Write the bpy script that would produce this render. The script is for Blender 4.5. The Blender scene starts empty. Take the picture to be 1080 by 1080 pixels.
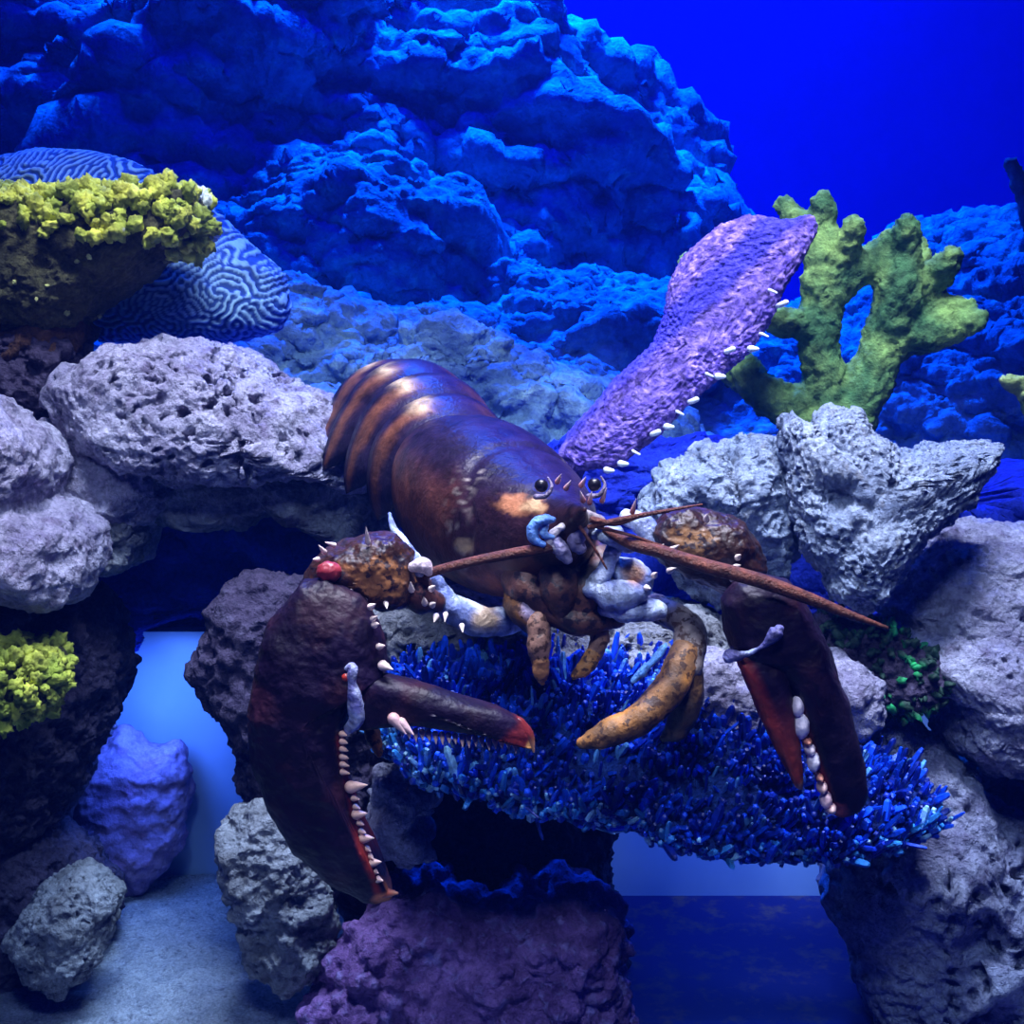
import bpy, bmesh, math, random
import numpy as np
from mathutils import Vector
rng = np.random.RandomState(7)
random.seed(7)
SC = bpy.context.scene
COL = SC.collection
# ------------------------------------------------------------------ camera
CAM = np.array([0.0, 0.0, 0.48]); PITCH = math.radians(8.0); FOV = math.radians(45.0)
FPX = 540.0 / math.tan(FOV / 2)
FW = np.array([0, math.cos(PITCH), -math.sin(PITCH)]); UP = np.array([0, math.sin(PITCH), math.cos(PITCH)])
def at(px, py, Y):
    """world point seen at (px, py) of the 1080 frame on the plane y = Y"""
    d = FW + np.array([1.0, 0, 0]) * (px - 540) / FPX + UP * (540 - py) / FPX
    return CAM + d * (Y / d[1])
def mpp(Y): return Y / FPX
cam = bpy.data.cameras.new('camera'); cam.angle = FOV; cam.clip_start = 0.02
co = bpy.data.objects.new('camera', cam); COL.objects.link(co)
co.location = CAM; co.rotation_euler = (math.pi / 2 - PITCH, 0, 0); SC.camera = co
# ------------------------------------------------------------------ noise
_p = np.random.RandomState(3).permutation(256); PERM = np.concatenate([_p, _p, _p])
GR = np.random.RandomState(5).normal(size=(256, 3)); GR /= np.linalg.norm(GR, axis=1)[:, None]
RJ = np.random.RandomState(6).rand(256, 3)
def perlin(P):
    I = np.floor(P).astype(np.int64); f = P - I; I &= 255
    u = f * f * f * (f * (f * 6 - 15) + 10); out = 0
    for dx in (0, 1):
        for dy in (0, 1):
            for dz in (0, 1):
                h = PERM[PERM[PERM[(I[:, 0] + dx) & 255] + ((I[:, 1] + dy) & 255)] + ((I[:, 2] + dz) & 255)]
                g = GR[h]; d = (g[:, 0] * (f[:, 0] - dx) + g[:, 1] * (f[:, 1] - dy) + g[:, 2] * (f[:, 2] - dz))
                w = (u[:, 0] if dx else 1 - u[:, 0]) * (u[:, 1] if dy else 1 - u[:, 1]) * (u[:, 2] if dz else 1 - u[:, 2])
                out = out + w * d
    return out * 1.5
def fbm(P, o=4, g=0.5):
    s, a, t = 0, 1.0, 0
    for i in range(o):
        s = s + a * perlin(P * 2.03 ** i + 17.3 * i); t += a; a *= g
    return s / t
def ridged(P, o=4, g=0.55):
    s, a, t = 0, 1.0, 0
    for i in range(o):
        s = s + a * (1 - 2 * np.abs(perlin(P * 2.07 ** i + 9.1 * i))); t += a; a *= g
    return s / t
def worley(P):
    I = np.floor(P).astype(np.int64); f = P - I; best = np.full(len(P), 9.0)
    for dx in (-1, 0, 1):
        for dy in (-1, 0, 1):
            for dz in (-1, 0, 1):
                h = PERM[PERM[PERM[(I[:, 0] + dx) & 255] + ((I[:, 1] + dy) & 255)] + ((I[:, 2] + dz) & 255)]
                q = RJ[h] + np.array([dx, dy, dz]) - f
                best = np.minimum(best, (q * q).sum(1))
    return np.sqrt(best)
def sstep(a, b, x):
    t = np.clip((x - a) / (b - a), 0, 1); return t * t * (3 - 2 * t)
# ------------------------------------------------------------------ meshes
def vnormals(V, F):
    n = np.zeros_like(V)
    for tri in ((F[:, [0, 1, 2]],) if F.shape[1] == 3 else (F[:, [0, 1, 2]], F[:, [0, 2, 3]])):
        fn = np.cross(V[tri[:, 1]] - V[tri[:, 0]], V[tri[:, 2]] - V[tri[:, 0]])
        for k in range(3): np.add.at(n, tri[:, k], fn)
    return n / (np.linalg.norm(n, axis=1)[:, None] + 1e-12)
def link(name, V, F, mat, parent=None, origin=None, col=None, smooth=True):
    """one mesh object; V in world space, F an array (n,3)/(n,4) or list of lists"""
    V = np.asarray(V, float)
    if origin is None: origin = np.zeros(3)
    me = bpy.data.meshes.new(name)
    L = V - np.asarray(origin)
    if isinstance(F, np.ndarray):
        k = F.shape[1]
        me.vertices.add(len(L)); me.vertices.foreach_set('co', L.astype(np.float32).ravel())
        me.loops.add(F.size); me.loops.foreach_set('vertex_index', F.astype(np.int32).ravel())
        me.polygons.add(len(F)); me.polygons.foreach_set('loop_start', np.arange(0, F.size, k, dtype=np.int32))
        me.update(calc_edges=True); me.validate()
    else:
        me.from_pydata([tuple(v) for v in L], [], [list(f) for f in F]); me.update()
    me.polygons.foreach_set('use_smooth', [smooth] * len(me.polygons))
    if col is not None:
        c = np.ones((len(V), 4), np.float32); c[:, :3] = col
        a = me.attributes.new('tint', 'FLOAT_COLOR', 'POINT'); a.data.foreach_set('color', c.ravel())
    me.materials.append(mat)
    o = bpy.data.objects.new(name, me); COL.objects.link(o)
    if parent is not None: o.parent = parent
    else: o.location = origin
    return o
def tag(o, label=None, cat=None, group=None, kind=None):
    if label: o['label'] = label
    if cat: o['category'] = cat
    if group: o['group'] = group
    if kind: o['kind'] = kind
    return o
def empty(name, loc, label, cat, group=None):
    e = bpy.data.objects.new(name, None); COL.objects.link(e); e.location = loc; e.empty_display_size = 0.02
    return tag(e, label, cat, group)
_ico = {}
def ico(n):
    if n not in _ico:
        bm = bmesh.new(); bmesh.ops.create_icosphere(bm, subdivisions=n, radius=1.0)
        V = np.array([v.co[:] for v in bm.verts]); F = np.array([[v.index for v in f.verts] for f in bm.faces]); bm.free()
        V /= np.linalg.norm(V, axis=1)[:, None]; _ico[n] = (V, F)
    return _ico[n]
def join(parts):
    Vs, Fs, k = [], [], 0
    for V, F in parts:
        Vs.append(V); Fs.append(np.asarray(F) + k); k += len(V)
    return np.concatenate(Vs), np.concatenate(Fs)
def star(poly, c, n=1440, smooth=5):
    th = np.linspace(-math.pi, math.pi, n, endpoint=False); d = np.stack([np.cos(th), np.sin(th)], 1)
    P = np.asarray(poly, float) - c; A, B = P, np.roll(P, -1, 0); r = np.zeros(n)
    for a, b in zip(A, B):
        e = b - a; den = d[:, 0] * e[1] - d[:, 1] * e[0]; den[np.abs(den) < 1e-12] = 1e-12
        t = (a[0] * e[1] - a[1] * e[0]) / den; s = (a[0] * d[:, 1] - a[1] * d[:, 0]) / den
        ok = (s >= -1e-9) & (s <= 1 + 1e-9) & (t > 0); r = np.where(ok, np.maximum(r, t), r)
    k = np.ones(2 * smooth + 1) / (2 * smooth + 1); w = np.concatenate([r[-smooth:], r, r[:smooth]])
    return th, np.convolve(w, k, 'valid')
def blob(outline, Y, tf, tb=None, level=6, e1=0.75, e2=0.75, c=None, lean=0.0, leanx=0.0, smooth=5):
    """solid whose silhouette from the front is the outline; tf / tb its thickness to the front / back in metres"""
    c0 = c; Yv = np.full(len(outline), float(Y))
    for _ in range(4):          # every outline corner is placed at its own depth on the leaning body
        W = np.array([at(p[0], p[1], yv) for p, yv in zip(outline, Yv)]); poly = W[:, [0, 2]]
        if c0 is None:
            x, y = poly[:, 0], poly[:, 1]; x2, y2 = np.roll(x, -1), np.roll(y, -1); cr = x * y2 - x2 * y
            c = np.array([((x + x2) * cr).sum(), ((y + y2) * cr).sum()]) / (3 * cr.sum())
        else: c = at(c0[0], c0[1], Y)[[0, 2]]
        Yv = Y + lean * (W[:, 2] - c[1]) + leanx * (W[:, 0] - c[0])
    th, r = star(poly, c, smooth=smooth); D, F = ico(level)
    t = np.arctan2(D[:, 2], D[:, 0]); s = np.hypot(D[:, 0], D[:, 2])
    R = np.interp(t, np.append(th, math.pi), np.append(r, r[0])) * s ** e1
    dep = np.sign(D[:, 1]) * np.abs(D[:, 1]) ** e2
    y = np.where(dep < 0, dep * tf, dep * (tb if tb is not None else tf))
    V = np.stack([c[0] + R * np.cos(t), Y + y, c[1] + R * np.sin(t)], 1)
    V[:, 1] += lean * (V[:, 2] - c[1]) + leanx * (V[:, 0] - c[0])
    return V, F, np.array([c[0], Y, c[1]])
def rough(V, F, spec, seed=0, steps=1):
    """displace along the normals; spec = list of (kind, frequency per metre, amplitude in metres[, stretch])"""
    off = np.array([seed * 3.7, seed * 1.3, seed * 5.1])
    for s in spec:
        kind, fr, am = s[:3]; st = np.array(s[3]) if len(s) > 3 else 1.0
        P = V * fr * st + off; N = vnormals(V, F)
        if kind == 'fbm': h = fbm(P)
        elif kind == 'ridge': h = ridged(P) - 0.3
        elif kind == 'cell': h = worley(P) - 0.5
        elif kind == 'bump': h = 0.5 - worley(P)
        elif kind == 'pit': h = -sstep(0.42, 0.12, worley(P + 0.5 * fbm(P * 0.7)[:, None])) * sstep(-0.15, 0.25, perlin(P * 0.22 + 4))
        elif kind == 'layer': h = np.abs(((V[:, 2] + 0.25 * V[:, 0]) * fr + 1.2 * fbm(V * 9 + off)) % 2 - 1) - 0.5
        elif kind == 'vor': h = 0.5 - worley(P); h = np.round(h * 5) / 5
        V = V + N * (h * am)[:, None]
    return V
def push(V, bumps, Y):
    for px, py, rp, am in bumps:
        q = at(px, py, Y); d = np.hypot(V[:, 0] - q[0], V[:, 2] - q[2]); r = rp * mpp(Y)
        V[:, 1] -= np.where(V[:, 1] < Y + 0.5, am * np.exp(-(d / r) ** 2), 0)
    return V
# ------------------------------------------------------------------ materials
def nodes(name):
    m = bpy.data.materials.new(name); m.use_nodes = True; nt = m.node_tree; b = nt.nodes['Principled BSDF']
    return m, nt, b
def tex(nt, kind, coord, scale, **kw):
    n = nt.nodes.new('ShaderNodeTexNoise' if kind == 'noise' else 'ShaderNodeTexVoronoi')
    n.inputs['Scale'].default_value = scale
    for k, v in kw.items(): n.inputs[k].default_value = v
    nt.links.new(coord, n.inputs['Vector']); return n
def ramp(nt, src, stops):
    r = nt.nodes.new('ShaderNodeValToRGB'); e = r.color_ramp.elements
    while len(e) < len(stops): e.new(0.5)
    for i, (p, c) in enumerate(stops):
        e[i].position = p; e[i].color = (*c, 1) if len(c) == 3 else c
    nt.links.new(src, r.inputs[0]); return r
def mixc(nt, fac, a, b, mode='MIX'):
    m = nt.nodes.new('ShaderNodeMix'); m.data_type = 'RGBA'; m.blend_type = mode
    for k, v in ((0, fac), (6, a), (7, b)):
        if isinstance(v, (int, float)): m.inputs[k].default_value = v
        elif isinstance(v, tuple): m.inputs[k].default_value = (*v, 1)
        else: nt.links.new(v, m.inputs[k])
    return m.outputs[2]
def bump(nt, b, h, strength, dist, prev=None):
    n = nt.nodes.new('ShaderNodeBump'); n.inputs['Strength'].default_value = strength; n.inputs['Distance'].default_value = dist
    nt.links.new(h, n.inputs['Height'])
    if prev is not None: nt.links.new(prev, n.inputs['Normal'])
    return n.outputs[0]
def rock_mat(name, c1, c2, c3, sc=30, bs=0.6, rou=0.9, grain=260, spots=0.35):
    """c1 / c2 patches, c3 small spots"""
    m, nt, b = nodes(name); g = nt.nodes.new('ShaderNodeTexCoord').outputs['Object']
    n1 = tex(nt, 'noise', g, sc, Detail=6.0, Roughness=0.65); n2 = tex(nt, 'noise', g, grain, Detail=5.0, Roughness=0.7)
    n3 = tex(nt, 'noise', g, sc * 3.3, Detail=4.0, Roughness=0.6)
    a = ramp(nt, n1.outputs[0], [(0.36, c1), (0.64, c2)]).outputs[0]
    f = ramp(nt, n3.outputs[0], [(0.55, (0, 0, 0)), (0.68, (spots,) * 3)]).outputs[0]
    a = mixc(nt, f, a, c3)
    f2 = ramp(nt, n2.outputs[0], [(0.3, (0.62,) * 3), (0.65, (1.2,) * 3)]).outputs[0]
    a = mixc(nt, 1.0, a, f2, 'MULTIPLY')
    nt.links.new(a, b.inputs['Base Color']); b.inputs['Roughness'].default_value = rou
    b.inputs['Specular IOR Level'].default_value = 0.25
    p = bump(nt, b, n3.outputs[0], bs, 0.012); p = bump(nt, b, n2.outputs[0], bs, 0.004, p)
    nt.links.new(p, b.inputs['Normal']); return m
def tint_mat(name, sc=60, lo=0.5, hi=1.4, rou=0.35, bs=0.3, spec=0.5, speck=None, coat=0.0, fine=420):
    """pigment from the mesh's tint attribute, mottled by noise; speck = (colour, scale, threshold)"""
    m, nt, b = nodes(name); g = nt.nodes.new('ShaderNodeTexCoord').outputs['Object']
    at_ = nt.nodes.new('ShaderNodeAttribute'); at_.attribute_name = 'tint'
    n1 = tex(nt, 'noise', g, sc, Detail=6.0, Roughness=0.65); n2 = tex(nt, 'noise', g, fine, Detail=3.0)
    f = ramp(nt, n1.outputs[0], [(0.35, (lo,) * 3), (0.65, (hi,) * 3)]).outputs[0]
    a = mixc(nt, 1.0, at_.outputs['Color'], f, 'MULTIPLY')
    if speck:
        n3 = tex(nt, 'noise', g, speck[1], Detail=3.0, Roughness=0.6)
        f = ramp(nt, n3.outputs[0], [(speck[2], (0, 0, 0)), (speck[2] + 0.05, (0.9,) * 3)]).outputs[0]
        a = mixc(nt, f, a, speck[0])
    nt.links.new(a, b.inputs['Base Color']); b.inputs['Roughness'].default_value = rou
    b.inputs['Specular IOR Level'].default_value = spec; b.inputs['Coat Weight'].default_value = coat
    b.inputs['Coat Roughness'].default_value = 0.12
    p = bump(nt, b, n1.outputs[0], bs, 0.004); p = bump(nt, b, n2.outputs[0], bs, 0.0012, p)
    nt.links.new(p, b.inputs['Normal']); return m
def plain(name, c, rou=0.5, spec=0.5):
    m, nt, b = nodes(name); b.inputs['Base Color'].default_value = (*c, 1); b.inputs['Roughness'].default_value = rou
    b.inputs['Specular IOR Level'].default_value = spec; return m
# ------------------------------------------------------------------ setting
WALL_Y, LEDGE_Z = 1.018, 0.235
def box(name, lo, hi, mat, kind='structure'):
    x0, y0, z0 = lo; x1, y1, z1 = hi
    V = [(x0, y0, z0), (x1, y0, z0), (x1, y1, z0), (x0, y1, z0), (x0, y0, z1), (x1, y0, z1), (x1, y1, z1), (x0, y1, z1)]
    F = [(0, 3, 2, 1), (4, 5, 6, 7), (0, 1, 5, 4), (1, 2, 6, 5), (2, 3, 7, 6), (3, 0, 4, 7)]
    return tag(link(name, V, F, mat, smooth=False), kind=kind)
def mottled(name, c1, c2, sc, rou, spec=0.5, lo=0.45, hi=0.6, bs=0.1):
    m, nt, b = nodes(name); g = nt.nodes.new('ShaderNodeTexCoord').outputs['Object']
    n = tex(nt, 'noise', g, sc, Detail=7.0, Roughness=0.7)
    nt.links.new(ramp(nt, n.outputs[0], [(lo, c1), (hi, c2)]).outputs[0], b.inputs['Base Color'])
    b.inputs['Roughness'].default_value = rou; b.inputs['Specular IOR Level'].default_value = spec
    nt.links.new(bump(nt, b, n.outputs[0], bs, 0.004), b.inputs['Normal']); return m
M_floor = mottled('dark_floor', (0.008, 0.012, 0.11), (0.11, 0.065, 0.08), 40, 0.6, 0.2, lo=0.5, hi=0.66)
M_step = mottled('pale_step', (0.34, 0.42, 0.62), (0.40, 0.47, 0.66), 5, 0.30, bs=0.02)
M_far = mottled('blue_back_wall', (0.0, 0.004, 0.80), (0.0, 0.006, 0.86), 2, 0.9, 0.0, bs=0.0)
box('floor', (-1.6, 0.1, -0.06), (1.6, WALL_Y + 0.03, 0.0), M_floor)
box('wall_lower', (-1.6, WALL_Y, 0.0), (1.6, WALL_Y + 0.03, LEDGE_Z), M_step)
M_ledge = rock_mat('blue_ledge_rock', (0.10, 0.13, 0.22), (0.22, 0.28, 0.38), (0.35, 0.4, 0.4), 12)
box('floor_ledge', (-3.2, WALL_Y + 0.03, LEDGE_Z), (3.2, 3.7, LEDGE_Z + 0.03), M_ledge)
box('wall_back', (-3.2, 3.7, 0.0), (3.2, 3.76, 3.2), M_far)
m, nt, b = nodes('blue_water'); nt.nodes.remove(b); out = nt.nodes['Material Output']
ab = nt.nodes.new('ShaderNodeVolumeAbsorption'); ab.inputs['Color'].default_value = (0.0, 0.60, 0.98, 1); ab.inputs['Density'].default_value = 1.2
sc_ = nt.nodes.new('ShaderNodeVolumeScatter'); sc_.inputs['Color'].default_value = (0.02, 0.12, 1.0, 1); sc_.inputs['Density'].default_value = 0.04
ad = nt.nodes.new('ShaderNodeAddShader'); nt.links.new(ab.outputs[0], ad.inputs[0]); nt.links.new(sc_.outputs[0], ad.inputs[1]); nt.links.new(ad.outputs[0], out.inputs['Volume'])
box('water', (-3.4, -0.6, -0.2), (3.4, 3.9, 3.0), m)
# sand
xs, ys = np.linspace(-0.62, 0.02, 260), np.linspace(0.42, WALL_Y - 0.002, 250)
X, Yg = np.meshgrid(xs, ys); P = np.stack([X.ravel(), Yg.ravel(), 0 * X.ravel()], 1)
edge = sstep(0.02, -0.16, P[:, 0])
z = 0.004 + edge * (0.016 + 0.014 * fbm(P * 9) + 0.005 * fbm(P * 60)) + 0.0012 * perlin(P * 260)
z = np.where(P[:, 0] > 0.0, 0.002, z); P[:, 2] = z
idx = np.arange(P.shape[0]).reshape(X.shape); F = np.stack([idx[:-1, :-1], idx[:-1, 1:], idx[1:, 1:], idx[1:, :-1]], -1).reshape(-1, 4)
M_sand = rock_mat('coral_sand', (0.42, 0.42, 0.50), (0.62, 0.60, 0.66), (0.16, 0.15, 0.2), 60, 0.9, 0.9, 480, 0.7)
tag(link('sand', P, F, M_sand), 'pale coarse coral sand on the tank floor at lower left', 'sand', kind='stuff')
# ------------------------------------------------------------------ blue reef behind
M_reef = rock_mat('blue_reef_rock', (0.10, 0.14, 0.22), (0.34, 0.42, 0.46), (0.62, 0.66, 0.45), 9, 1.0, 0.9, 90, 0.6)
M_rim_shade = rock_mat('rim_shade_blue', (0.012, 0.02, 0.34), (0.02, 0.045, 0.5), (0.03, 0.07, 0.55), 12)  # reef rock with the deep blue shade under the overhang put into its colour
def reef(name, label, outline, Y, tf, tb, seed, amp=1.0, level=8, lean=0.25, leanx=0.0, c=None, mat=None):
    V, F, c = blob(outline, Y, tf, tb, level, 0.8, 0.8, lean=lean, leanx=leanx, c=c)
    V = rough(V, F, [('fbm', 4.5 / Y, 0.12 * amp), ('ridge', 5.0 / Y, 0.15 * amp, (0.8, 1, 1.5)), ('ridge', 15 / Y, 0.045 * amp, (0.8, 1, 1.9)), ('fbm', 45 / Y, 0.016 * amp), ('ridge', 60 / Y, 0.012 * amp), ('fbm', 130 / Y, 0.007 * amp)], seed)
    if Y > 1.2: V[:, 2] = np.maximum(V[:, 2], LEDGE_Z + 0.028)
    o = np.array([c[0], Y, LEDGE_Z + 0.03])
    return tag(link(name, V, F, mat or M_reef, origin=o), label, 'rock')
reef('reef_boulder', 'huge dim blue reef boulder rising at the back to the top left', [(-260, -140), (200, -120), (430, -70), (490, 35), (570, 75), (625, 120), (690, 165), (730, 235), (745, 330), (700, 470), (300, 520), (-260, 520)], 2.35, 0.55, 0.6, 1, 1.1, c=(280, 250))
reef('reef_boulder', 'blue reef boulder with pale crest between brain coral and huge back boulder', [(255, 260), (285, 205), (330, 165), (395, 165), (450, 205), (480, 270), (440, 360), (330, 380), (260, 330)], 1.85, 0.22, 0.3, 2, 0.7, 7)
reef('reef_boulder', 'blue reef ledge with dark hollow and cyan rim left of the purple sponge', [(450, 330), (480, 290), (535, 272), (590, 278), (640, 305), (700, 312), (740, 350), (730, 430), (560, 450), (460, 420)], 1.72, 0.16, 0.3, 3, 0.6, 7)
reef('reef_boulder', 'low cyan reef slope behind the lobster and the pitted rock', [(100, 372), (190, 356), (300, 330), (370, 335), (430, 372), (500, 352), (560, 372), (640, 395), (740, 440), (800, 520), (760, 620), (500, 660), (100, 660)], 1.42, 0.2, 0.26, 4, 0.55, 8)
reef('reef_boulder', 'blue reef slope behind the green branching coral', [(660, 480), (740, 420), (830, 345), (930, 325), (1000, 285), (1060, 255), (1160, 250), (1260, 420), (1240, 640), (900, 690), (690, 600)], 1.75, 0.3, 0.4, 5, 0.6, 8)
reef('reef_boulder', 'reef rim with deep blue shade put into its colour seen through the gap under the pitted rock', [(-60, 500), (120, 510), (300, 505), (480, 500), (760, 490), (1000, 520), (1140, 540), (1140, 650), (900, 655), (700, 650), (420, 655), (250, 640), (215, 672), (150, 668), (100, 655), (-60, 655)], 1.075, 0.065, 0.10, 7, 0.35, 8, 0.0, c=(520, 575), mat=M_rim_shade)
# ------------------------------------------------------------------ foreground rocks
M_pale = rock_mat('pale_violet_rock', (0.28, 0.24, 0.36), (0.58, 0.53, 0.66), (0.15, 0.10, 0.19), 28, 1.0, spots=0.6)
M_white = rock_mat('bluish_white_rock', (0.20, 0.25, 0.38), (0.44, 0.50, 0.64), (0.22, 0.20, 0.18), 34, 0.9, spots=0.5)
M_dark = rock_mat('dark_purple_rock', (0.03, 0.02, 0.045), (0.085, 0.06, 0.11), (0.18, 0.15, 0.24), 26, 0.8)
M_grey = rock_mat('grey_olive_rock', (0.16, 0.15, 0.16), (0.36, 0.35, 0.38), (0.5, 0.5, 0.55), 30, 0.8)
M_purp = rock_mat('coralline_purple_rock', (0.13, 0.05, 0.20), (0.42, 0.20, 0.52), (0.5, 0.38, 0.8), 26, 0.9, spots=0.6)
M_lilac_reflection = rock_mat('lilac_reflection', (0.26, 0.15, 0.34), (0.40, 0.27, 0.52), (0.34, 0.12, 0.36), 14, 0.4)  # reflected purple, put into the colour of an added solid
ROUGH = [('fbm', 14, 0.016), ('ridge', 34, 0.010), ('fbm', 90, 0.005), ('cell', 190, 0.003)]
PITTED = [('fbm', 14, 0.015), ('ridge', 30, 0.007), ('pit', 80, 0.018), ('pit', 170, 0.010), ('fbm', 120, 0.004)]
SMOOTH = [('fbm', 16, 0.014), ('ridge', 30, 0.008), ('fbm', 110, 0.0025)]
LAYER = [('fbm', 14, 0.014), ('layer', 62, 0.004), ('ridge', 40, 0.006), ('pit', 150, 0.004), ('fbm', 160, 0.002)]
SHARP = [('fbm', 16, 0.010), ('vor', 55, 0.007), ('ridge', 60, 0.003), ('cell', 260, 0.0035), ('pit', 200, 0.004)]
def rock(label, outline, Y, tf, tb, mat, seed, spec=ROUGH, level=7, e1=0.75, e2=0.75, bumps=(), name='reef_rock', **kw):
    V, F, c = blob(outline, Y, tf, tb, level, e1, e2, **kw)
    V = push(V, bumps, Y); V = rough(V, F, spec, seed)
    V[:, 2] = np.maximum(V[:, 2], 0.0)
    o = np.array([c[0], Y, V[:, 2].min()])
    return tag(link(name, V, F, mat, origin=o), label, 'rock')
rock('long pitted pale violet rock left of the lobster tail', [(60, 415), (72, 388), (120, 370), (200, 363), (250, 373), (300, 400), (350, 425), (378, 455), (396, 490), (382, 518), (330, 505), (250, 510), (195, 515), (130, 500), (85, 470)], 0.90, 0.062, 0.07, M_pale, 1, PITTED, lean=0.35, leanx=0.20)
rock('smooth lavender block under the left end of the pitted rock', [(52, 450), (95, 430), (160, 460), (185, 520), (160, 548), (148, 590), (115, 602), (92, 575), (65, 520)], 0.90, 0.055, 0.06, M_pale, 2, SMOOTH)
rock('dark underside rock beneath the pitted rock and the lobster tail', [(150, 495), (260, 480), (395, 485), (418, 525), (418, 585), (395, 582), (365, 555), (335, 522), (300, 520), (262, 545), (200, 548), (155, 545)], 0.94, 0.055, 0.06, M_grey, 3)
rock('pale violet boulder cut by the left edge below the brown coral base', [(-60, 425), (0, 425), (38, 452), (52, 490), (45, 528), (72, 540), (92, 562), (98, 600), (82, 626), (50, 624), (25, 618), (-60, 628)], 0.80, 0.07, 0.08, M_pale, 4, SMOOTH, bumps=[(62, 590, 20, 0.012), (10, 455, 35, 0.01), (20, 530, 30, -0.01)])
rock('small grey rock tucked under the lavender block', [(92, 545), (130, 535), (152, 560), (140, 590), (112, 602), (92, 590)], 0.88, 0.03, 0.04, M_grey, 5, level=6)
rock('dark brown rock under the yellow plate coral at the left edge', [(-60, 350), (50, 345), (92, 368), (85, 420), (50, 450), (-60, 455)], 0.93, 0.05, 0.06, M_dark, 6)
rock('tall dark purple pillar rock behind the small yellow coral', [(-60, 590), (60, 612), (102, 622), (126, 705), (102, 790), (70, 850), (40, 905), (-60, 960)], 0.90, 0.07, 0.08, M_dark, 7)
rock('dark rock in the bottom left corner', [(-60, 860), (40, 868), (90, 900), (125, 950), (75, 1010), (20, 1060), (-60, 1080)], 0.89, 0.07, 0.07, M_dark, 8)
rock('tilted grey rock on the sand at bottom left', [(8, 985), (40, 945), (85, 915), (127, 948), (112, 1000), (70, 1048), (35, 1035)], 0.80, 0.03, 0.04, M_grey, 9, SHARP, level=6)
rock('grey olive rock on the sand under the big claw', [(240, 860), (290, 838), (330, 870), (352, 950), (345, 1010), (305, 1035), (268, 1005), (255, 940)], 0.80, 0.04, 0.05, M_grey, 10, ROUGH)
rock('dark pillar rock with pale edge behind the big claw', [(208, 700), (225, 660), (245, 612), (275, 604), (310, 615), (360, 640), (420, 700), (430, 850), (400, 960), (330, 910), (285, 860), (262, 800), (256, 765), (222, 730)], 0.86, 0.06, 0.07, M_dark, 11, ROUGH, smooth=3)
rock('rock with cave shade put into its dark colour under the blue crystal slab', [(370, 790), (450, 780), (620, 800), (645, 860), (634, 920), (650, 985), (640, 1060), (420, 1060), (360, 950)], 0.90, 0.05, 0.07, M_dark, 12)  # dark colour stands in for the shade inside the cave
rock('dim purple solid standing in for rock reflections on the pale back step in the left gap', [(86, 905), (72, 840), (98, 792), (132, 772), (165, 792), (188, 786), (206, 830), (186, 890), (150, 935), (128, 948)], 0.985, 0.02, 0.02, M_lilac_reflection, 33, SMOOTH, level=6)  # added solid, drawn where the glossy lower wall mirrors purple rocks
rock('knobby violet rock between big claw and dark cave', [(385, 830), (405, 808), (440, 805), (455, 840), (440, 870), (455, 900), (420, 912), (392, 890)], 0.80, 0.03, 0.05, M_pale, 13, [('fbm', 14, 0.012), ('bump', 50, 0.016), ('fbm', 90, 0.004)], level=6)
rock('purple coralline rock at the bottom centre', [(318, 1100), (335, 1030), (365, 985), (410, 950), (450, 938), (520, 952), (600, 945), (640, 955), (652, 1000), (660, 1120), (500, 1160)], 0.79, 0.06, 0.09, M_purp, 14, [('fbm', 14, 0.02), ('bump', 42, 0.018), ('bump', 90, 0.008), ('fbm', 150, 0.003)])
rock('bluish grey ledge rock under the lobster', [(385, 650), (450, 615), (640, 630), (740, 640), (800, 690), (800, 770), (600, 770), (440, 760), (390, 710)], 0.82, 0.06, 0.09, M_grey, 15, PITTED, lean=0.3)
rock('small pale rock beside the right claw under the walking leg', [(716, 715), (730, 694), (755, 690), (785, 712), (812, 770), (760, 790), (725, 760)], 0.755, 0.03, 0.05, M_pale, 16, SMOOTH, level=6)
rock('rounded bluish white rock left of the tooth shaped rock', [(678, 530), (705, 490), (740, 470), (762, 474), (770, 496), (778, 474), (800, 466), (825, 472), (835, 520), (832, 580), (800, 650), (740, 620), (690, 575)], 0.85, 0.045, 0.06, M_white, 17, ROUGH)
rock('triangular tooth shaped bluish white rock', [(826, 445), (836, 434), (852, 456), (862, 452), (878, 434), (900, 440), (925, 466), (960, 478), (1000, 476), (1058, 468), (1035, 508), (990, 555), (950, 600), (915, 645), (885, 632), (850, 580), (832, 520)], 0.80, 0.035, 0.05, M_white, 18, SHARP, e1=0.62, e2=0.9, lean=0.25, smooth=2, bumps=[(872, 520, 16, -0.014)])
rock('grooved violet rock at the right edge, upper shelf', [(930, 640), (985, 562), (1030, 554), (1140, 556), (1140, 690), (1060, 700), (980, 690)], 0.86, 0.06, 0.07, M_pale, 19, LAYER, lean=0.4)
rock('grooved violet rock at the right edge, lower shelf', [(925, 670), (990, 652), (1140, 660), (1140, 800), (1040, 806), (1000, 780), (985, 720)], 0.83, 0.07, 0.08, M_pale, 20, LAYER, lean=0.3)
rock('small white rock right of the right claw', [(868, 700), (895, 695), (925, 712), (930, 745), (905, 790), (880, 770)], 0.77, 0.03, 0.05, M_pale, 21, SMOOTH, level=6)
rock('tall pale violet column rock at the lower right', [(872, 900), (905, 800), (920, 755), (960, 768), (1018, 808), (1030, 850), (1080, 870), (1150, 900), (1150, 1150), (945, 1150), (925, 1060), (905, 1000), (875, 950)], 0.82, 0.06, 0.09, M_pale, 22, PITTED[:3] + [('fbm', 110, 0.004)], bumps=[(1010, 960, 22, -0.02), (1020, 1040, 20, -0.02), (960, 900, 40, 0.014)])
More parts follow.
